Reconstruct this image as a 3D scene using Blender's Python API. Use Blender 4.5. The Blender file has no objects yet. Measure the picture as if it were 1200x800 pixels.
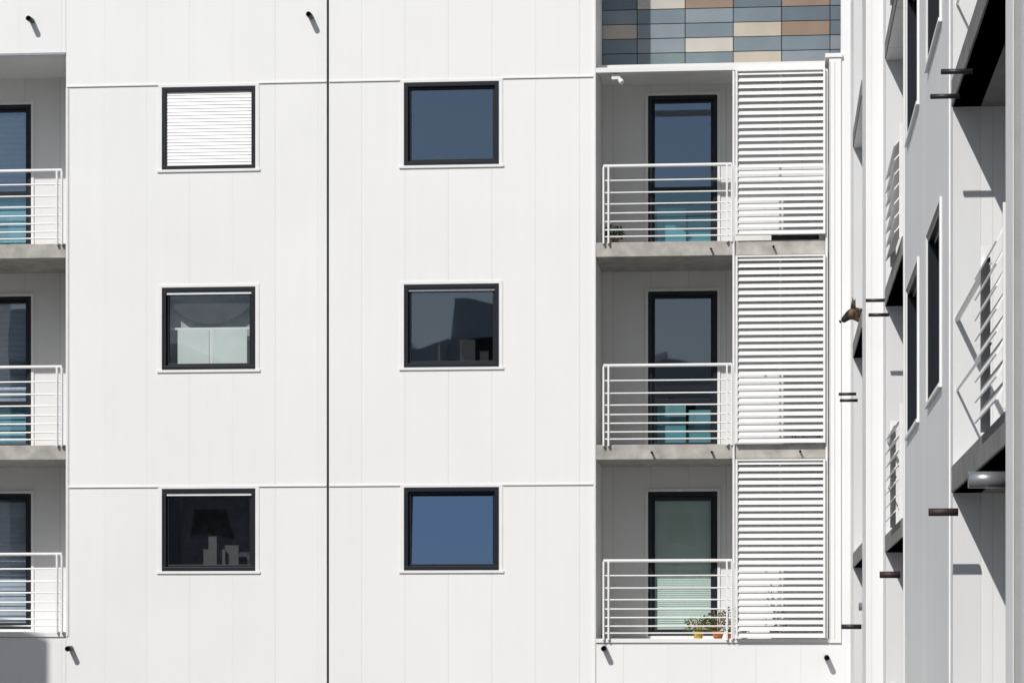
import bpy, bmesh, math, random
from mathutils import Vector, Matrix
random.seed(7)
scene = bpy.context.scene
ZG = -6.5          # ground level (z = 0 is the eye level of the photographer, on an upper floor)

# ---------------------------------------------------------------- materials
def new_mat(name):
    m = bpy.data.materials.new(name); m.use_nodes = True
    nt = m.node_tree
    return m, nt, nt.nodes, nt.links, nt.nodes["Principled BSDF"]

def simple(name, col, rough=0.6, noise=0.08, scale=6, metal=0.0, bump=0.0, spec=0.5):
    m, nt, N, L, P = new_mat(name)
    tc = N.new("ShaderNodeTexCoord")
    no = N.new("ShaderNodeTexNoise"); no.inputs["Scale"].default_value = scale; no.inputs["Detail"].default_value = 6
    L.new(tc.outputs["Object"], no.inputs["Vector"])
    mr = N.new("ShaderNodeMapRange"); mr.inputs[1].default_value = .25; mr.inputs[2].default_value = .75
    mr.inputs[3].default_value = 1 - noise; mr.inputs[4].default_value = 1 + noise
    L.new(no.outputs["Fac"], mr.inputs[0])
    vm = N.new("ShaderNodeVectorMath"); vm.operation = 'SCALE'
    vm.inputs[0].default_value = col[:3]; L.new(mr.outputs[0], vm.inputs["Scale"])
    L.new(vm.outputs[0], P.inputs["Base Color"])
    P.inputs["Roughness"].default_value = rough; P.inputs["Metallic"].default_value = metal
    P.inputs["Specular IOR Level"].default_value = spec
    if bump:
        b = N.new("ShaderNodeBump"); b.inputs["Strength"].default_value = bump; b.inputs["Distance"].default_value = .01
        L.new(no.outputs["Fac"], b.inputs["Height"]); L.new(b.outputs[0], P.inputs["Normal"])
    return m

def panel_mat(name, base, axis='X', period=0.62, offset=0.0, seam=0.22, width=0.012, var=0.025, dirt=0.07, rough=.45):
    """coated sandwich panels: standing seams, small tone differences, streaks of dirt"""
    m, nt, N, L, P = new_mat(name)
    tc = N.new("ShaderNodeTexCoord"); sp = N.new("ShaderNodeSeparateXYZ"); L.new(tc.outputs["Object"], sp.inputs[0])
    def M(op, a, b=None, c=None):
        n = N.new("ShaderNodeMath"); n.operation = op
        for i, v in enumerate((a, b, c)):
            if v is None: continue
            if isinstance(v, (int, float)): n.inputs[i].default_value = v
            else: L.new(v, n.inputs[i])
        return n.outputs[0]
    u = M('DIVIDE', M('ADD', sp.outputs[axis], 50 + offset), period)
    fr = M('FRACT', u); fl = M('FLOOR', u)
    dist = M('MULTIPLY', M('MINIMUM', fr, M('SUBTRACT', 1.0, fr)), period)
    line = N.new("ShaderNodeMapRange"); line.interpolation_type = 'SMOOTHSTEP'
    L.new(dist, line.inputs[0]); line.inputs[1].default_value = 0; line.inputs[2].default_value = width
    line.inputs[3].default_value = 1; line.inputs[4].default_value = 0
    wn2 = N.new("ShaderNodeTexWhiteNoise"); wn2.noise_dimensions = '1D'; L.new(M('ROUND', u), wn2.inputs["W"])
    seamv = M('MULTIPLY', line.outputs[0], M('MULTIPLY_ADD', wn2.outputs["Value"], seam, seam * .35))
    wn = N.new("ShaderNodeTexWhiteNoise"); wn.noise_dimensions = '1D'; L.new(fl, wn.inputs["W"])
    pv = M('MULTIPLY_ADD', wn.outputs["Value"], 2 * var, -var)
    no = N.new("ShaderNodeTexNoise"); no.inputs["Scale"].default_value = .55; no.inputs["Detail"].default_value = 5
    L.new(tc.outputs["Object"], no.inputs["Vector"])
    mp = N.new("ShaderNodeMapping"); mp.inputs["Scale"].default_value = (7, 7, .35); L.new(tc.outputs["Object"], mp.inputs[0])
    st = N.new("ShaderNodeTexNoise"); st.inputs["Scale"].default_value = 1.3; st.inputs["Detail"].default_value = 6
    L.new(mp.outputs[0], st.inputs["Vector"])
    d1 = M('MULTIPLY', M('SUBTRACT', no.outputs["Fac"], .5), dirt * 1.9)
    d2 = M('MULTIPLY', M('SUBTRACT', st.outputs["Fac"], .5), dirt * .8)
    v = M('ADD', M('ADD', M('ADD', 1.0, pv), d1), M('SUBTRACT', d2, seamv))
    vm = N.new("ShaderNodeVectorMath"); vm.operation = 'SCALE'; vm.inputs[0].default_value = base[:3]
    L.new(v, vm.inputs["Scale"]); L.new(vm.outputs[0], P.inputs["Base Color"])
    P.inputs["Roughness"].default_value = rough; P.inputs["Specular IOR Level"].default_value = .3
    bh = M('ADD', M('MULTIPLY', line.outputs[0], -1.0), M('MULTIPLY', no.outputs["Fac"], .6))
    b = N.new("ShaderNodeBump"); b.inputs["Strength"].default_value = .2; b.inputs["Distance"].default_value = .005
    L.new(bh, b.inputs["Height"]); L.new(b.outputs[0], P.inputs["Normal"])
    return m

def glass_mat(name, tint=(.5, .62, .8), refl=.27, trans=(.78, .82, .84), wave=.0012):
    """coated double glazing: constant coating reflection + Schlick term, rest is see-through"""
    m = bpy.data.materials.new(name); m.use_nodes = True
    nt = m.node_tree; N, L = nt.nodes, nt.links; N.remove(N["Principled BSDF"])
    out = N["Material Output"]
    g = N.new("ShaderNodeBsdfGlossy"); g.inputs["Color"].default_value = (*tint, 1); g.inputs["Roughness"].default_value = .012
    t = N.new("ShaderNodeBsdfTransparent"); t.inputs["Color"].default_value = (*trans, 1)
    mx = N.new("ShaderNodeMixShader")
    geo = N.new("ShaderNodeNewGeometry"); dt = N.new("ShaderNodeVectorMath"); dt.operation = 'DOT_PRODUCT'
    L.new(geo.outputs["Incoming"], dt.inputs[0]); L.new(geo.outputs["True Normal"], dt.inputs[1])
    def M(op, a, b=None, c=None):
        n = N.new("ShaderNodeMath"); n.operation = op; n.use_clamp = (op == 'MULTIPLY_ADD')
        for i, v in enumerate((a, b, c)):
            if v is None: continue
            if isinstance(v, (int, float)): n.inputs[i].default_value = v
            else: L.new(v, n.inputs[i])
        return n.outputs[0]
    f = M('POWER', M('SUBTRACT', 1.0, M('ABSOLUTE', dt.outputs["Value"])), 5.0)
    L.new(M('MULTIPLY_ADD', f, .7, refl + .04), mx.inputs[0])
    L.new(t.outputs[0], mx.inputs[1]); L.new(g.outputs[0], mx.inputs[2]); L.new(mx.outputs[0], out.inputs[0])
    tc = N.new("ShaderNodeTexCoord"); no = N.new("ShaderNodeTexNoise"); no.inputs["Scale"].default_value = 1.5
    no.inputs["Detail"].default_value = 0
    L.new(tc.outputs["Object"], no.inputs["Vector"])
    b = N.new("ShaderNodeBump"); b.inputs["Strength"].default_value = 1; b.inputs["Distance"].default_value = wave
    L.new(no.outputs["Fac"], b.inputs["Height"]); L.new(b.outputs[0], g.inputs["Normal"])
    return m

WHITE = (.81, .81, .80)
M_FAC = panel_mat("white_panel_facade", WHITE, 'X', .62, .38, seam=.10, var=.010, dirt=.05)
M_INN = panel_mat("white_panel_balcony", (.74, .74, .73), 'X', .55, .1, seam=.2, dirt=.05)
M_SIDE = panel_mat("white_panel_wing", (.72, .725, .73), 'Y', .95, .2, seam=.3, width=.02, var=.035, dirt=.1)
M_ENDX = panel_mat("white_panel_wing_end", (.77, .77, .765), 'X', .21, .02, seam=.18, width=.005)
M_TRIM = simple("white_trim", (.8, .8, .79), .4, .04, 3)
M_RAIL = simple("white_painted_steel", (.82, .82, .81), .35, .04, 8)
M_SLAT = simple("white_aluminium_slat", (.82, .82, .81), .4, .05, 3)
M_GREYM = simple("grey_metal", (.33, .34, .36), .35, .1, 10, metal=.6)
M_FRAME = simple("anthracite_frame", (.012, .015, .021), .4, .1, 10, spec=.3)
M_BLACK = simple("black_gap", (.01, .01, .012), .8)
M_JOINT = simple("joint_grey", (.30, .30, .30), .8)
M_PIPE = simple("dark_pipe", (.02, .021, .025), .45, .2, 20)
M_BROWN = simple("rusty_brown_pipe", (.04, .024, .021), .6, .3, 20)
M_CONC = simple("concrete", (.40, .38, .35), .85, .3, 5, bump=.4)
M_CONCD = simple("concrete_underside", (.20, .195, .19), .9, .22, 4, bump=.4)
M_ROOM = simple("room_interior", (.055, .058, .062), .9)
M_CURT = simple("pale_curtain", (.66, .73, .69), .8, .06, 3)
M_BOARD = simple("pale_board", (.35, .55, .58), .8, .06, 3)
M_BLIND = simple("pale_blind", (.66, .80, .72), .7, .05, 4)
M_REFLARC = simple("dark_reflected_arc", (.05, .052, .058), .85, .3, 6)  # dark colour imitating a reflection in the mid-left window
M_GLASS = glass_mat("window_glass")
M_GLASSD = glass_mat("window_glass_dark", (.68, .75, .86), .2, wave=.0016)
M_GLASSB = glass_mat("window_glass_blue", (.45, .64, .95), .34)
M_GLASSC = glass_mat("window_glass_clear", (.6, .66, .75), .09, (.9, .92, .92), .0016)
M_GLASSL = glass_mat("door_glass_lower", (.42, .66, .75), .22, (.6, .82, .86))
M_GROUND = simple("asphalt_ground", (.09, .09, .088), .9, .2, .4)
M_NEIGH = panel_mat("render_wall", (.78, .76, .73), 'X', 3, 0, seam=.1)

# ---------------------------------------------------------------- mesh helpers
def empty(name):
    e = bpy.data.objects.new(name, None); scene.collection.objects.link(e); return e

FRONT = lambda u, n, z: (u, n, z)
def front(y0): return lambda u, n, z: (u, y0 + n, z)
def side(x0): return lambda u, n, z: (x0 + n, u, z)

class MB:
    def __init__(s, f=FRONT): s.v = []; s.f = []; s.map = f
    def pts(s, P): 
        b = len(s.v); s.v += [tuple(s.map(*p)) for p in P]; return b
    def box(s, u0, u1, n0, n1, z0, z1):
        b = s.pts([(u0,n0,z0),(u1,n0,z0),(u1,n1,z0),(u0,n1,z0),(u0,n0,z1),(u1,n0,z1),(u1,n1,z1),(u0,n1,z1)])
        for q in ((0,1,2,3),(7,6,5,4),(0,4,5,1),(1,5,6,2),(2,6,7,3),(3,7,4,0)): s.f.append([b+i for i in q])
        return s
    def quad(s, *P):
        b = s.pts(P); s.f.append([b, b+1, b+2, b+3]); return s
    def cyl(s, p0, p1, r, seg=12, hollow=False):
        p0 = Vector(s.map(*p0)); p1 = Vector(s.map(*p1)); d = (p1 - p0).normalized()
        a = d.orthogonal().normalized(); c = d.cross(a); b = len(s.v)
        for p in (p0, p1):
            for i in range(seg):
                t = 2*math.pi*i/seg; s.v.append(tuple(p + r*(a*math.cos(t) + c*math.sin(t))))
        for i in range(seg):
            j = (i+1) % seg; s.f.append([b+i, b+j, b+seg+j, b+seg+i])
        s.f.append([b+i for i in range(seg)])
        if not hollow: s.f.append([b+seg+i for i in reversed(range(seg))])
        else:
            k = len(s.v)
            for p in (p1, p1 - d*min(.12, (p1-p0).length*.8)):
                for i in range(seg):
                    t = 2*math.pi*i/seg; s.v.append(tuple(p + r*.78*(a*math.cos(t) + c*math.sin(t))))
            for i in range(seg):
                j = (i+1) % seg
                s.f.append([b+seg+i, b+seg+j, k+j, k+i]); s.f.append([k+i, k+j, k+seg+j, k+seg+i])
            s.f.append([k+seg+i for i in range(seg)])
        return s
    def slat(s, u0, u1, zc, w, th, ang, nc=0.0):
        """a louvre blade, outer edge (negative n) tilted down"""
        ca, sa = math.cos(ang), math.sin(ang); P = []
        for u in (u0, u1):
            for (a, t) in ((-w/2, -th/2), (w/2, -th/2), (w/2, th/2), (-w/2, th/2)):
                P.append((u, nc + a*ca - t*sa, zc + a*sa + t*ca))
        b = s.pts(P)
        for q in ((0,1,2,3),(7,6,5,4),(0,4,5,1),(1,5,6,2),(2,6,7,3),(3,7,4,0)): s.f.append([b+i for i in q])
    def obj(s, name, mat, parent=None, smooth=False, bevel=0):
        me = bpy.data.meshes.new(name); me.from_pydata(s.v, [], s.f)
        bm = bmesh.new(); bm.from_mesh(me); bmesh.ops.recalc_face_normals(bm, faces=bm.faces); bm.to_mesh(me); bm.free()
        me.materials.append(mat)
        o = bpy.data.objects.new(name, me); scene.collection.objects.link(o)
        if parent: o.parent = parent
        if smooth:
            for p in me.polygons: p.use_smooth = len(p.vertices) == 4
        if bevel:
            m = o.modifiers.new("bevel", 'BEVEL'); m.width = bevel; m.segments = 2; m.limit_method = 'ANGLE'
        return o

def wall(name, f, u0, u1, z0, z1, holes, thick, mat, parent):
    us = sorted({u0, u1, *[h[0] for h in holes], *[h[1] for h in holes]}); us = [u for u in us if u0 <= u <= u1]
    zs = sorted({z0, z1, *[h[2] for h in holes], *[h[3] for h in holes]}); zs = [z for z in zs if z0 <= z <= z1]
    nu, nz = len(us)-1, len(zs)-1
    def solid(i, j):
        if i < 0 or j < 0 or i >= nu or j >= nz: return False
        cu, cz = (us[i]+us[i+1])/2, (zs[j]+zs[j+1])/2
        return not any(h[0] < cu < h[1] and h[2] < cz < h[3] for h in holes)
    verts = {}; V = []; F = []
    def vi(i, k, j):
        key = (i, k, j)
        if key not in verts: verts[key] = len(V); V.append(f(us[i], k*thick, zs[j]))
        return verts[key]
    for i in range(nu):
        for j in range(nz):
            if not solid(i, j): continue
            F.append([vi(i,0,j), vi(i+1,0,j), vi(i+1,0,j+1), vi(i,0,j+1)])
            F.append([vi(i,1,j+1), vi(i+1,1,j+1), vi(i+1,1,j), vi(i,1,j)])
            if not solid(i-1, j): F.append([vi(i,1,j), vi(i,0,j), vi(i,0,j+1), vi(i,1,j+1)])
            if not solid(i+1, j): F.append([vi(i+1,0,j), vi(i+1,1,j), vi(i+1,1,j+1), vi(i+1,0,j+1)])
            if not solid(i, j-1): F.append([vi(i,1,j), vi(i+1,1,j), vi(i+1,0,j), vi(i,0,j)])
            if not solid(i, j+1): F.append([vi(i,0,j+1), vi(i+1,0,j+1), vi(i+1,1,j+1), vi(i,1,j+1)])
    m = MB(); m.v = V; m.f = F
    return m.obj(name, mat, parent)

def window(parent, f, u0, u1, z0, z1, glass=None, tilt=0.0, trim=True, fr=.07, depth=.10, room=True, transom=None, lower_glass=None, proud=.004, roomdepth=1.6):
    glass = glass or M_GLASS
    e = .002
    m = MB(f); a, b, c, d = u0+e, u1-e, z0+e, z1-e
    m.box(a, b, -proud, depth+.03, d-fr*.8, d); m.box(a, b, -proud, depth+.03, c, c+fr*.8)
    m.box(a, a+fr*.8, -proud, depth+.03, c+fr*.8, d-fr*.8); m.box(b-fr*.8, b, -proud, depth+.03, c+fr*.8, d-fr*.8)
    s0, s1, t0, t1 = a+fr*.8, b-fr*.8, c+fr*.8, d-fr*.8
    k = .035
    m.box(s0, s1, .045, depth+.02, t1-k, t1); m.box(s0, s1, .045, depth+.02, t0, t0+k)
    m.box(s0, s0+k, .045, depth+.02, t0+k, t1-k); m.box(s1-k, s1, .045, depth+.02, t0+k, t1-k)
    if transom: m.box(s0+k, s1-k, .05, depth+.02, transom-.035, transom+.035)
    m.obj("window_frame", M_FRAME, parent, bevel=.004)
    dz = math.tan(math.radians(tilt))*(t1-t0)
    zt = transom if transom else None
    if zt:
        MB(f).quad((s0,depth-.02,zt),(s1,depth-.02,zt),(s1,depth-.02,t1),(s0,depth-.02,t1)).obj("glass_pane", glass, parent)
        MB(f).quad((s0,depth-.02,t0),(s1,depth-.02,t0),(s1,depth-.02,zt),(s0,depth-.02,zt)).obj("lower_glass_pane", lower_glass or glass, parent)
    else:
        MB(f).quad((s0,depth-.02,t0),(s1,depth-.02,t0),(s1,depth-.02+dz,t1),(s0,depth-.02+dz,t1)).obj("glass_pane", glass, parent)
    if trim:
        w = .055; t = MB(f)
        t.box(u0-w, u1+w, -.010, -.0005, z1+.001, z1+w*.8); t.box(u0-w-.015, u1+w+.015, -.022, -.0005, z0-w*.7, z0-.001)
        t.box(u0-w, u0-.001, -.010, -.0005, z0-.001, z1+.001); t.box(u1+.001, u1+w, -.010, -.0005, z0-.001, z1+.001)
        t.obj("window_surround", M_TRIM, parent, bevel=.003)
    if room:
        r = MB(f); g = .35; q0, q1, y0, y1, n0, n1 = u0-g, u1+g, z0-.5, z1+.2, .262, roomdepth
        if transom: y0 = z0-.02
        r.quad((q0,n1,y0),(q1,n1,y0),(q1,n1,y1),(q0,n1,y1)); r.quad((q0,n0,y0),(q0,n1,y0),(q0,n1,y1),(q0,n0,y1))
        r.quad((q1,n0,y0),(q1,n1,y0),(q1,n1,y1),(q1,n0,y1)); r.quad((q0,n0,y0),(q1,n0,y0),(q1,n1,y0),(q0,n1,y0))
        r.quad((q0,n0,y1),(q1,n0,y1),(q1,n1,y1),(q0,n1,y1)); r.obj("room", M_ROOM, parent)

# ================================================================ MAIN BUILDING
main = empty("apartment_building")
T = .25
XL, XR = -10.02, -2.412
WW, WH = 1.352, 1.175
cols = (-7.945, -4.457)
sills = (-4.5, -1.64, 1.228, 4.10, 6.958, 9.84)
ROOF = 14.2
holes = []
for xc in cols:
    for s in sills: holes.append((xc-WW/2, xc+WW/2, s, s+WH))
JX = -6.226
holes.append((JX-.017, JX+.017, ZG, ROOF))
wall("facade_wall", FRONT, XL, XR, ZG, ROOF, holes, T, M_FAC, main)
MB().box(JX-.05, JX+.05, .06, .2, ZG, ROOF-.05).obj("expansion_joint", M_BLACK, main)
fl = MB()
for z in (8.17, 2.432, -3.3):
    for a, b in ((XL+.01, JX-.022), (JX+.022, XR-.035)):
        segs = [(a, b)]
        for xc in cols:   # butt against the window surrounds
            new = []
            for (p, q) in segs:
                if p < xc < q: new += [(p, xc-WW/2-.057), (xc+WW/2+.057, q)]
                else: new.append((p, q))
            segs = new
        for p, q in segs: fl.box(p, q, -.014, -.0005, z-.008, z+.016)
fl.obj("horizontal_flashing", M_TRIM, main, bevel=.003)
js = MB()
for z in (8.17, 2.432, -3.3): 
    for a, b in ((XL+.01, cols[0]-WW/2-.06),(cols[0]+WW/2+.06, JX-.022),(JX+.022, cols[1]-WW/2-.06),(cols[1]+WW/2+.06, XR-.035)):
        js.box(a, b, -.003, -.0005, z-.022, z-.0085)
js.obj("panel_joint_seal", M_JOINT, main)

for xc in cols:
    for s in sills:
        u0, u1, z0, z1 = xc-WW/2, xc+WW/2, s, s+WH
        L_, R_ = xc == cols[0], xc == cols[1]
        g, tl = M_GLASS, 0
        if R_ and s == 1.228: g, tl = M_GLASSB, 4.5
        if s == 4.10: g = M_GLASSC if L_ else M_GLASSD
        if L_ and s == 1.228: g = M_GLASSC
        window(main, FRONT, u0, u1, z0, z1, g, tl)
        i0, i1, b0, b1 = u0+.092, u1-.092, z0+.092, z1-.092
        if L_ and s in (6.958, 9.84):          # closed roller shutter
            m = MB(); n = 22; h = (z1-.058-(z0+.058))/n
            for k in range(n):
                zc = z0+.058+h*(k+.5)
                m.slat(u0+.06, u1-.06, zc, h*1.02, .007, math.radians(78), .035)
            m.obj("roller_shutter", M_SLAT, main)
        if L_ and s in (4.10, 1.228) or (R_ and s == 4.10):
            m = MB(); 
            m.box(u0+.06, u1-.06, .018, .04, z1-.10, z1-.062); m.obj("roller_shutter_bottom_bar", M_SLAT if L_ else M_GREYM, main, bevel=.003)
        if L_ and s == 4.10:                  # half curtain, and a dark sheet standing in for arcs reflected in the pane
            m = MB(); mid = (i0+i1)/2
            m.box(i0+.10, mid-.025, .16, .165, b0+.0, b0+.5); m.box(mid+.025, i1-.06, .16, .165, b0+.0, b0+.5)
            m.obj("half_curtain", M_CURT, main)
            m = MB(); m.box(i0, i1, .17, .185, b0+.5, b0+.53); m.box(mid-.022, mid+.022, .17, .185, b0, b0+.5); m.obj("curtain_rod", M_TRIM, main)
            m = MB(); K = 24
            for k in range(K):
                p, q = k/K, (k+1)/K
                sag = lambda t: b0+.84-.26*(1-abs(2*t-1)**2.2)
                top = lambda t: b1-.05-.07*abs(math.sin(t*3.2+.2))
                m.quad((i0+(i1-i0)*p,.15,sag(p)),(i0+(i1-i0)*q,.15,sag(q)),(i0+(i1-i0)*q,.13,top(q)),(i0+(i1-i0)*p,.13,top(p)))
            m.obj("reflected_arc_sheet", M_REFLARC, main)
            MB().box(i0-.05, i1+.05, .30, .31, b0-.1, b1+.1).obj("back_curtain", simple("grey_curtain", (.45,.46,.47), .8, .35, 3), main)
        if L_ and s == 1.228:
            m = MB(); m.box(i0+.5, i0+.62, .4, .44, b0-.3, b0+.42); m.box(i0+.70, i0+.9, .6, .64, b0-.3, b0+.3); m.box(i0+.4, i0+.72, .52, .56, b0-.3, b0+.24)
            m.obj("chair_back", simple("chair_fabric", (.085,.085,.085), .8), main)
            MB().box(i0, i1, .8, .81, b0-.1, b1+.1).obj("back_curtain", simple("mottled_curtain", (.06,.06,.065), .8, .6, 9), main)
        if R_ and s == 4.10:
            m = MB(); m.box(i1-.52, i1-.3, .5, .54, b0-.3, b0+.35); m.box(i1-.45,i1-.12,.62,.66,b0-.2,b0+.2); m.box(i0+.1,i0+.34,.7,.74,b0-.2,b0+.62)
            m.obj("shelf", simple("shelf_wood", (.05,.048,.046), .7), main)

# side and roof of the tall block
MB().box(XR-.2, XR-.003, T+.001, 9, ZG, ROOF).obj("side_wall", M_FAC, main)
MB().box(-16, XR-.21, .262, 9, ROOF-.3, ROOF-.001).obj("roof_slab", M_CONC, main)

# --- balcony bays
DEPTH = 1.5
BACK = front(DEPTH)
def bay(x0, x1, sx1, door, floors, tops, z_ceil, base):
    dh = []
    for (ft, fb), dt in zip(floors, tops): dh.append((door[0], door[1], ft+.05, dt))
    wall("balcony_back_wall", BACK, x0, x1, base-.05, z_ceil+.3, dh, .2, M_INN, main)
    for k, ((ft, fb), dt) in enumerate(zip(floors, tops)):
        if k < 2:
            m = MB(); m.box(x0+.003, sx1, -.01, DEPTH-.002, fb, ft); m.obj("balcony_slab", M_CONC, main, bevel=.008)
        tr = ft+ (1.0 if k == 0 else .75)
        window(main, BACK, door[0], door[1], ft+.05, dt, M_GLASS if k == 0 else (M_GLASSD if k == 1 else M_GLASSC), 0, False, .075, .1, True, tr if (k < 2) else None, M_GLASSL, roomdepth=1.5)
        MB(BACK).box(door[0]-.04, door[0]-.001, -.02, -.0005, ft, dt+.04).box(door[1]+.001, door[1]+.04, -.02, -.0005, ft, dt+.04).box(door[0]-.001, door[1]+.001, -.02, -.0005, dt+.001, dt+.04).obj("door_surround", M_TRIM, main)

def railing(x0, x1, top, floor, y=-.02):
    m = MB()
    m.cyl((x0, y, top), (x1, y, top), .024, 10)
    H = top-floor
    for k in (.19, .35, .50, .62, .73, .84, .93): m.cyl((x0, y, top-H*k), (x1, y, top-H*k), .0105, 8)
    for x in (x0, x0+.07, x1-.07, x1): m.box(x-.012, x+.012, y-.03, y+.03, floor-.02, top-.01)
    m.obj("balcony_railing", M_RAIL, main)

# right bay
RB0, RB1 = XR, .86
floorsR = [(5.83, 5.626), (2.985, 2.777), (.262, .05)]
bay(RB0, RB1+.3, .852, (-1.74, -.73), floorsR, (8.19, 5.335, 2.415), 8.35, .0)
wall("facade_wall_lower", FRONT, XR+.004, 1.15, ZG, .2, [], T, M_FAC, main)
MB().box(XR+.004, .85, -.025, DEPTH-.002, .204, .262).obj("balcony_base_slab", M_TRIM, main, bevel=.004)
MB().box(XR+.004, .795, -.03, .12, 8.215, 8.285).obj("roof_edge_beam", M_TRIM, main, bevel=.004)
MB().box(XR+.004, .81, .30, DEPTH-.002, 8.345, 8.39).obj("balcony_roof", M_TRIM, main)
for (ft, fb), rt in zip(floorsR, (6.895, 4.094, 1.353)): railing(-2.30, -.50, rt, ft, -.045)
def screen(x0, x1, z0, z1):
    m = MB(); pitch = .0925; n = int((z1-z0-.05)/pitch)
    for k in range(n+1):
        m.slat(x0+.03, x1-.03, z0+.04+k*(z1-z0-.08)/n, .088, .006, math.radians(52)+random.uniform(-.04,.04), -.06)
    m.box(x0, x0+.03, -.105, -.015, z0, z1); m.box(x1-.03, x1, -.105, -.015, z0, z1)
    m.box(x0+.03, x1-.03, -.10, -.02, z1-.022, z1); m.box(x0+.03, x1-.03, -.10, -.02, z0-.0, z0+.018)
    m.box((x0+x1)/2-.015, (x0+x1)/2+.015, -.012, .01, z0, z1)
    m.obj("louvred_screen", M_SLAT, main)
SX0, SX1 = -.45, .80
screen(SX0, SX1, 5.90, 8.205); screen(SX0, SX1, 2.99, 5.61); screen(SX0, SX1, .27, 2.765)
m = MB()
for x in (SX0-.025, SX1+.02): m.cyl((x, -.04, .262), (x, -.04, 8.2), .017, 8)
m.obj("screen_guide_rail", M_RAIL, main)
MB().box(.855, 1.02, -.03, DEPTH, .2001, 8.36).obj("corner_pier", M_FAC, main, bevel=.004)
MB().box(.80, 1.04, -.05, DEPTH, 8.362, 8.42).obj("pier_cap", M_TRIM, main, bevel=.004)
MB().box(.862, .868, -.036, -.0305, .25, 8.3).box(.93,.934,-.034,-.0305,.25,8.3).obj("pier_joint", M_JOINT, main)

# left bay
LB0 = -13.4
floorsL = [(5.925, 5.72), (3.04, 2.83), (.37, .15)]
bay(LB0, XL+.2, XL-.004, (-12.0, -10.94), floorsL, (8.24, 5.38, 2.44), 8.6, .1)
wall("facade_wall_over_balcony", FRONT, -20, XL-.004, 8.63, ROOF, [], T, M_FAC, main)
wall("facade_wall_under_balcony", FRONT, -20, XL-.004, ZG, .285, [], T, M_FAC, main)
wall("facade_wall_outer", FRONT, -20, LB0, .2851, 8.6299, [], T, M_FAC, main)
MB().box(LB0, XL-.004, T+.001, DEPTH, 8.63, 8.8).obj("balcony_ceiling", M_TRIM, main)
MB().box(LB0, XL-.02, -.02, DEPTH-.002, .29, .365).obj("balcony_base_slab", M_TRIM, main, bevel=.004)
MB().box(LB0-.2, LB0-.001, T+.001, DEPTH, .285, 8.63).obj("balcony_side_wall", M_FAC, main)
MB().box(XL+.001, XL+.2, T+.001, DEPTH-.001, .1, 8.8).obj("balcony_side_wall_inner", M_FAC, main)
for (ft, fb), rt in zip(floorsL, (6.97, 4.157, 1.476)): railing(LB0+.1, -10.07, rt, ft, -.045)
MB().box(XL+.0, XL+.03, -.016, -.0005, .3, 8.15).box(XL+.045, XL+.052, -.006, -.0005, .3, 8.15).obj("corner_profile", M_TRIM, main)
MB().box(XR-.03, XR+.0, -.016, -.0005, ZG, ROOF).obj("corner_profile_outer", M_TRIM, main)
MB().box(LB0, XL-.006, -.018, -.0005, 8.632, 8.665).obj("soffit_profile", M_GREYM, main)

# overflow pipes
m = MB()
for (x, z) in ((-10.52, 9.13), (-6.47, 9.1), (-9.95, .13), (-2.29, .13), (.82, .0)):
    m.cyl((x, .01, z), (x, -.20, z-.01), .038, 14, True)
m.obj("overflow_pipe", M_PIPE, main, smooth=True)
m = MB()
for (x, z) in ((-.79, 5.72), (.08, 5.74), (-1.62, 2.88), (-.78, 2.88), (.45, 2.88)):
    m.cyl((x, .01, z), (x, -.13, z-.015), .016, 10, True)
m.obj("slab_drain_pipe", M_PIPE, main)
MB().box(-2.19, -2.07, .02, .14, 8.13, 8.2).cyl((-2.1, .08, 8.16), (-2.04, .02, 8.08), .035, 10).obj("bracket_lamp", M_TRIM, main)
MB().box(.05,.72,.35,.75,5.832,5.98).obj("storage_crate", simple("dark_plastic", (.03,.03,.035), .5), main, bevel=.02)
MB().box(.15,.72,.35,.8,.265,.36).obj("storage_crate", simple("blue_plastic", (.03,.06,.12), .5), main, bevel=.02)
m = MB(BACK); n = 60
for k in range(n): m.slat(-1.66, -.81, .42+k*(2.3-.42)/n, .034, .002, math.radians(66), .125)
m.obj("venetian_blind", M_BLIND, main)
M_BGB = simple("blue_grey_blind", (.36,.43,.52), .6)
for z0, z1 in ((6.0,8.15),(3.1,5.3),(.45,2.35)):
    m = MB(BACK); n = 26
    for k in range(n): m.slat(-11.9, -11.03, z0+k*(z1-z0)/n, .09, .003, math.radians(72), .17)
    m.obj("venetian_blind", M_BGB, main)
for z in (5.88, 3.04): MB(BACK).box(-1.62, -1.2, .35, .36, z, z+.72).box(-1.17,-.84,.45,.46,z,z+.6).obj("pale_board", M_BOARD, main)
MB().box(LB0, 1.0, 3.2, 9, ZG, 8.3).obj("building_core", M_ROOM, main)

# ================================================================ TILE-CLAD UPPER BLOCK
tile = empty("tile_clad_building")
tw, th = .70, .213
cols_t = [(.17,.21,.24),(.125,.16,.19),(.22,.255,.28),(.16,.205,.215),(.46,.41,.34),(.27,.20,.15),(.50,.47,.42)]
wts = [8,6,6,5,4,2.2,2.5]
mats_t = [simple("glazed_tile_%s" % n, c, .3, .12, 2) for n, c in zip(("slate","dark_slate","grey_blue","teal_grey","beige","brown","cream"), cols_t)]
mbs = [MB() for _ in mats_t]
yT = DEPTH+.02
zt = 8.60
trng = random.Random(21)
while zt < 14:
    x = -2.6 
    while x < 5.0:
        k = trng.choices(range(7), wts)[0]
        mbs[k].box(max(x+.006,XR+.002), min(x+tw-.006, 5), yT-.012-trng.uniform(0,.004), yT+.01, zt+.006, zt+th-.006)
        x += tw
    zt += th
for b, mt in zip(mbs, mats_t):
    if b.v: b.obj("tile_cladding", mt, tile)
MB().box(XR+.002, 5.0, yT+.011, yT+.3, 8.4, 14).obj("backing_wall", M_BLACK, tile)
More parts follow.
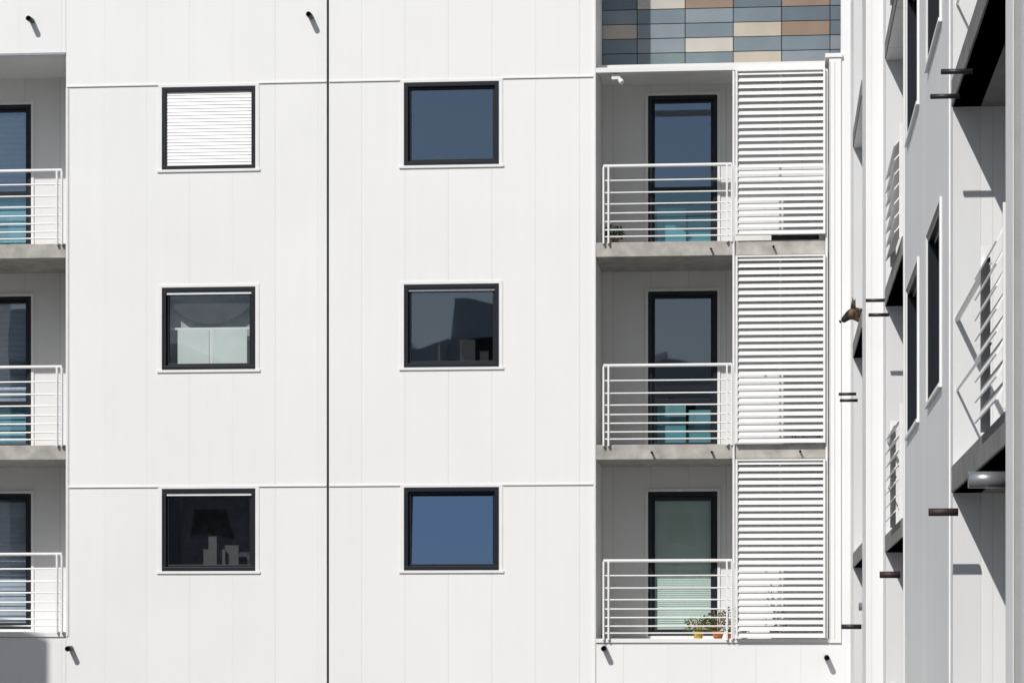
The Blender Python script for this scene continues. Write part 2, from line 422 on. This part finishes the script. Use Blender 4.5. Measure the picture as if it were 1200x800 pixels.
MB().box(XR+.002, 5.0, yT+.301, 9, 8.4, 13.9).obj("block_body", M_CONC, tile)

# ================================================================ RIGHT WING
wing = empty("apartment_building")
CAMY = -38.4
XA, XB = 1.15, 1.35
Y1 = -6.0
levels = (-4.4, -1.62, 1.20, 4.02, 6.85, 9.7)      # slab undersides
def dd(d): return CAMY + d
MB().box(1.0201, XA, 0.0, .3, .2001, 14).obj("return_strip", M_ENDX, wing)
farA = (dd(33.6), dd(37.0)); midB = (dd(27.6), dd(31.6)); nearB = (dd(15.5), dd(20.2))
OPH = 2.62
def opens(rng): return [(rng[0], rng[1], l+.2, l+.2+OPH) for l in levels[1:]]
wall("wing_wall_far", side(XA), Y1, -.001, ZG, 14, opens(farA), .2, M_SIDE, wing)
wins = []
for (a, b) in ((dd(24.7), dd(26.7)), (dd(21.5), dd(23.3))):
    for z in (2.13, 4.97, 7.8): wins.append((a, b, z, z+1.42))
wall("wing_wall", side(XB), dd(2), Y1-.001, ZG, 14, opens(midB)+opens(nearB)+wins, .2, M_SIDE, wing)
MB().box(XA, XB+.3, Y1-.004, Y1-.0005, ZG, 14).obj("end_face", M_ENDX, wing)
for w in wins: 
    window(wing, side(XB), *w, M_GLASSD, 0, False, .06, .12, True)
    a, b, z, zz = w
    t = MB(side(XB)); e_ = .05
    t.box(a-e_, b+e_, -.02, -.0005, zz+.001, zz+.03); t.box(a-e_, b+e_, -.03, -.0005, z-.03, z-.001)
    t.box(a-e_, a-.001, -.02, -.0005, z-.001, zz+.001); t.box(b+.001, b+e_, -.02, -.0005, z-.001, zz+.001)
    t.obj("window_surround", M_TRIM, wing)
RD = 1.1
def wing_balcony(x0, rng, scr, bw=.125, n=7, ang=50):
    f = side(x0); a, b = rng
    for l in levels[1:]:
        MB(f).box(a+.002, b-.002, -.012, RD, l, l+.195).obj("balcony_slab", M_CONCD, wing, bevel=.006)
        if scr:
            s0, s1 = scr
            m = MB(f)
            m.cyl((s1, .03, l+1.27), (b, .03, l+1.27), .02, 8)
            m.cyl((s1, .03, l+.75), (b, .03, l+.75), .01, 8)
            m.obj("balcony_railing", M_RAIL, wing)
            m = MB(f)
            for k in range(n): m.slat(s0, s1, l+.32+k*1.02/n, bw, .010, math.radians(ang), -.03)
            m.box(s0-.03, s0, -.03, .03, l+.2, l+1.36); m.box(s1, s1+.03, -.03, .03, l+.2, l+1.36)
            m.obj("louvred_screen", M_SLAT, wing)
        MB(f).box(a+.5, a+1.6, RD-.03, RD-.002, l+.22, l+2.4).obj("balcony_door", M_FRAME, wing)
    MB(f).box(a, b, RD+.001, RD+.1, ZG, 14).obj("recess_back", M_INN, wing)
    MB(f).box(b+.001, b+.1, .201, RD, ZG, 14).obj("recess_jamb_far", M_ENDX, wing)
    MB(f).box(a-.1, a-.001, .201, RD, ZG, 14).obj("recess_jamb_near", M_ENDX, wing)
wing_balcony(XA, farA, None)
wing_balcony(XB, midB, (dd(27.8), dd(29.8)), .15)
wing_balcony(XB, nearB, (dd(15.6), dd(17.2)), .15, 8, 62)
m = MB(side(XB))
for d in (27.3, 20.5): m.box(dd(d)-.03, dd(d)+.03, -.012, -.0005, ZG, 14)
m.box(dd(14.9), dd(15.35), -.035, -.0005, ZG, 14)
m.obj("vertical_profile", M_TRIM, wing)
MB(side(XB)).box(dd(14.86), dd(14.9)-.001, -.03, -.0005, ZG, 14).obj("vertical_joint", M_JOINT, wing)
def spout(d, z, L, r, x0): return MB().cyl((x0+.01, dd(d), z), (x0-L, dd(d), z), r, 14, True)
for (d, z, L, r, x0, mt) in ((18.4,3.9,.2,.018,XB,M_PIPE),(19.6,3.98,.2,.018,XB,M_PIPE),(19.8,1.04,.2,.028,XB,M_BROWN),
        (15.9,1.02,.2,.048,XB,M_GREYM),(31.9,4.13,.22,.02,XB,M_PIPE),(31.0,3.85,.22,.02,XB,M_PIPE),(28.4,.85,.2,.035,XB,M_BROWN),
        (33.7,.62,.22,.05,XB-.02,M_GREYM),(36.2,3.46,.22,.02,XA,M_PIPE),(35.6,3.32,.22,.02,XA,M_PIPE),(34.2,.38,.24,.03,XA,M_PIPE)):
    spout(d, z, L, r, x0).obj("drain_spout", mt, wing, smooth=True)
MB().box(XB+2.3, XB+2.5, dd(2), 0, ZG, 14).box(XA, XB+2.5, dd(2), 0, 14.001, 14.3).obj("wing_core", M_CONC, wing)

# ================================================================ DOG leaning out of the far balcony
dog = empty("dog")
def skin(name, pts, edges, radii, mat, parent, sub=2):
    me = bpy.data.meshes.new(name); me.from_pydata(pts, edges, []); o = bpy.data.objects.new(name, me)
    scene.collection.objects.link(o); o.parent = parent
    o.modifiers.new("skin", 'SKIN'); s = o.modifiers.new("sub", 'SUBSURF'); s.levels = sub; s.render_levels = sub
    for v, r in zip(me.skin_vertices[0].data, radii): v.radius = (r, r) if not isinstance(r, tuple) else r
    me.skin_vertices[0].data[0].use_root = True
    me.materials.append(mat); return o
def fur():
    m, nt, N, L, P = new_mat("shepherd_fur")
    tc = N.new("ShaderNodeTexCoord"); no = N.new("ShaderNodeTexNoise"); no.inputs["Scale"].default_value = 11; no.inputs["Detail"].default_value = 8
    L.new(tc.outputs["Object"], no.inputs["Vector"])
    sp = N.new("ShaderNodeSeparateXYZ"); L.new(tc.outputs["Object"], sp.inputs[0])
    mr = N.new("ShaderNodeMapRange"); L.new(sp.outputs["X"], mr.inputs[0])
    mr.inputs[1].default_value = 1.00; mr.inputs[2].default_value = 1.07; mr.inputs[3].default_value = -.35; mr.inputs[4].default_value = .02
    ad = N.new("ShaderNodeMath"); ad.operation = 'ADD'; L.new(no.outputs["Fac"], ad.inputs[0]); L.new(mr.outputs[0], ad.inputs[1])
    cr = N.new("ShaderNodeValToRGB"); cr.color_ramp.elements[0].position = .44; cr.color_ramp.elements[0].color = (.012,.01,.009,1)
    cr.color_ramp.elements[1].position = .60; cr.color_ramp.elements[1].color = (.17,.085,.04,1)
    L.new(ad.outputs[0], cr.inputs[0]); L.new(cr.outputs[0], P.inputs["Base Color"]); P.inputs["Roughness"].default_value = .8
    return m
M_FUR = fur()
DY, DZ = dd(36.0), 4.22
pts = [(1.85,DY,DZ+.17),(1.62,DY,DZ+.19),(1.42,DY,DZ+.20),(1.28,DY,DZ+.22),(1.17,DY,DZ+.26),(1.10,DY,DZ+.275),(1.045,DY,DZ+.24),(1.00,DY,DZ+.20),(.965,DY,DZ+.165),
       (2.0,DY+.05,DZ+.1),(2.1,DY+.2,DZ+.05),
       (1.42,DY+.10,DZ+.10),(1.3,DY+.1,DZ+.05),(1.17,DY+.1,DZ+.035),
       (1.42,DY-.10,DZ+.10),(1.3,DY-.1,DZ+.05),(1.17,DY-.1,DZ+.035),
       (1.78,DY+.15,DZ+.10),(1.66,DY+.17,DZ+.05),(1.8,DY+.18,DZ+.04),
       (1.78,DY-.15,DZ+.10),(1.66,DY-.17,DZ+.05),(1.8,DY-.18,DZ+.04)]
ed = [(0,1),(1,2),(2,3),(3,4),(4,5),(5,6),(6,7),(7,8),(0,9),(9,10),(2,11),(11,12),(12,13),(2,14),(14,15),(15,16),(0,17),(17,18),(18,19),(0,20),(20,21),(21,22)]
rad = [.12,.12,.14,.11,.10,.092,.062,.044,.036,.035,.02,.05,.035,.032,.05,.035,.032,.07,.04,.03,.07,.04,.03]
skin("body", pts, ed, rad, M_FUR, dog)
for sg in (-1, 1):
    m = MB()
    m.v += [(1.135,DY+sg*.085,DZ+.33),(1.075,DY+sg*.03,DZ+.345),(1.15,DY+sg*.025,DZ+.34),(1.125+.02*sg,DY+sg*.075,DZ+.485)]
    m.f += [[0,1,3],[1,2,3],[2,0,3],[0,2,1]]
    m.obj("ear", M_FUR, dog)
    e_ = MB(); e_.cyl((1.04,DY+sg*.042,DZ+.278),(1.025,DY+sg*.05,DZ+.28),.011,10); e_.obj("eye", M_BLACK, dog)
MB().cyl((.955,DY,DZ+.175),(.935,DY,DZ+.162),.02,10).obj("nose", M_BLACK, dog)

# ================================================================ POTTED PLANTS
def plant(x, y, z, h, r, leafcols, potcol, n=120, potr=.09, poth=.15):
    e = empty("potted_plant")
    m = MB(); seg = 14
    for (rr, zz) in ((potr*.7, 0), (potr, poth), (potr*1.08, poth), (potr*1.08, poth+.02), (potr*.9, poth+.02), (potr*.88, poth-.01)):
        for i in range(seg):
            t = 2*math.pi*i/seg; m.v.append((x+rr*math.cos(t), y+rr*math.sin(t), z+zz))
    for k in range(5):
        for i in range(seg):
            j = (i+1) % seg; m.f.append([k*seg+i, k*seg+j, (k+1)*seg+j, (k+1)*seg+i])
    m.f.append(list(range(seg))); m.f.append([5*seg+i for i in range(seg)])
    m.obj("pot", simple("pot_glaze", potcol, .5), e)
    for ci, c in enumerate(leafcols):
        m = MB()
        for _ in range(n//len(leafcols)):
            a = random.uniform(0, 6.28); rr = r*math.sqrt(random.random()); hz = random.random()
            p = Vector((x+rr*math.cos(a), y+rr*math.sin(a), z+poth+hz*h*(1-.4*rr/r)))
            d = Vector((math.cos(a), math.sin(a), random.uniform(-.3, .9))).normalized(); s = d.cross(Vector((random.random(), random.random(), 1))).normalized()
            L = random.uniform(.03, .06); w = L*.35
            k = len(m.v); m.v += [tuple(p), tuple(p+d*L*.5+s*w), tuple(p+d*L), tuple(p+d*L*.5-s*w)]; m.f.append([k,k+1,k+2,k+3])
        for _ in range(8):
            a = random.uniform(0, 6.28); m.cyl((x, y, z+poth-.02), (x+r*.6*math.cos(a), y+r*.6*math.sin(a), z+poth+h*random.uniform(.5,.95)), .003, 4)
        m.obj("foliage", simple("leaves", c, .6, .3, 30), e)
plant(-.98,.35,.264,.26,.20,[(.10,.14,.03),(.5,.36,.05),(.06,.1,.03)],(.6,.42,.06),300,.08,.09)
plant(-.70,.30,.264,.36,.17,[(.05,.10,.03),(.45,.3,.05),(.08,.12,.03)],(.55,.16,.04),260,.08,.09)
plant(-.52,.45,.264,.40,.12,[(.06,.11,.04),(.08,.06,.03)],(.4,.1,.06),160,.07,.1)
plant(-.33,.35,.264,.1,.08,[(.4,.04,.03),(.05,.1,.03)],(.45,.1,.06),60,.06,.06)
plant(.12,.5,.264,.8,.14,[(.06,.09,.03),(.1,.08,.04)],(.3,.15,.08),160,.1,.12)
plant(-2.18,.3,5.832,.24,.13,[(.05,.11,.03),(.04,.08,.03)],(.15,.1,.07),200,.08,.08)
plant(.38,.3,2.987,.1,.12,[(.25,.03,.06),(.05,.08,.03)],(.1,.06,.05),120,.08,.03)
plant(.6,.3,2.987,.1,.12,[(.28,.03,.08),(.05,.08,.03)],(.1,.06,.05),120,.08,.03)

# ================================================================ NEIGHBOURS (beyond the courtyard: they cast the shadow and fill the reflections)
def neighbour(f, u0, u1, n0, n1, tops):
    e = empty("neighboring_building")
    seg = (u1-u0)/len(tops); b = MB(f); w = MB(f)
    for i, t in enumerate(tops):
        a = u0+i*seg; b.box(a, a+seg-.004, n0, n1+(.8 if i % 2 else 0), ZG, t)
        if len(tops) > 1: b.box(a+seg*.3, a+seg*.5, n0+2, n0+5, t+.001, t+1.6)
        z = ZG+1.2; nf = n1+(.8 if i % 2 else 0)
        while z < t-1.8:
            x = a+.8
            while x < a+seg-1.8:
                w.box(x, x+1.4, nf-.05, nf+.03, z, z+1.3); x += 3.1
            z += 2.85
    b.obj("walls", M_NEIGH, e); w.obj("windows", M_FRAME, e)
neighbour(FRONT, -58, 40, -116, -100, (15.0, 14.2, 18.4, 16.2, 14.6, 16.2, 18.2, 15.2, 17.6, 16.4, 15, 12, 17, 14))
# unseen block added at left as shadow caster, its side wall along the sun direction
AZ, EL = 25, 42
sa, ca = math.sin(math.radians(AZ)), math.cos(math.radians(AZ))
skew = lambda u, n, z: (-14.0 + u*ca + n*sa, -8 - u*sa + n*ca, z)
neighbour(skew, -12, 0, -14, 0, (8.2,))
g = MB(); g.quad((-600,-600,ZG),(600,-600,ZG),(600,600,ZG),(-600,600,ZG)); g.obj("ground", M_GROUND)

# ================================================================ LIGHT
az, el = math.radians(AZ), math.radians(EL)
sd = Vector((-math.sin(az)*math.cos(el), -math.cos(az)*math.cos(el), math.sin(el)))
sun = bpy.data.lights.new("sun", 'SUN'); sun.energy = 3.75; sun.angle = math.radians(.53); sun.color = (1, .97, .93)
so = bpy.data.objects.new("sun", sun); so.rotation_euler = sd.to_track_quat('Z', 'Y').to_euler(); so.location = (-20,-40,40)
scene.collection.objects.link(so)
w = bpy.data.worlds.new("World"); scene.world = w; w.use_nodes = True
bg = w.node_tree.nodes["Background"]; sk = w.node_tree.nodes.new("ShaderNodeTexSky"); sk.sky_type = 'NISHITA'
sk.sun_disc = False; sk.sun_elevation = el; sk.sun_rotation = math.radians(180+AZ); sk.altitude = 100
w.node_tree.links.new(sk.outputs[0], bg.inputs[0]); bg.inputs[1].default_value = .066

# ================================================================ CAMERA
cam = bpy.data.cameras.new("camera"); co = bpy.data.objects.new("camera", cam); scene.collection.objects.link(co)
co.location = (0, CAMY, 0); co.rotation_euler = (math.radians(90), 0, math.radians(5.35))
cam.lens = 96; cam.sensor_width = 36; cam.shift_y = .308; cam.clip_end = 2000; cam.clip_start = .5
scene.camera = co
scene.view_settings.view_transform = 'Standard'; scene.view_settings.look = 'None'; scene.view_settings.exposure = 0
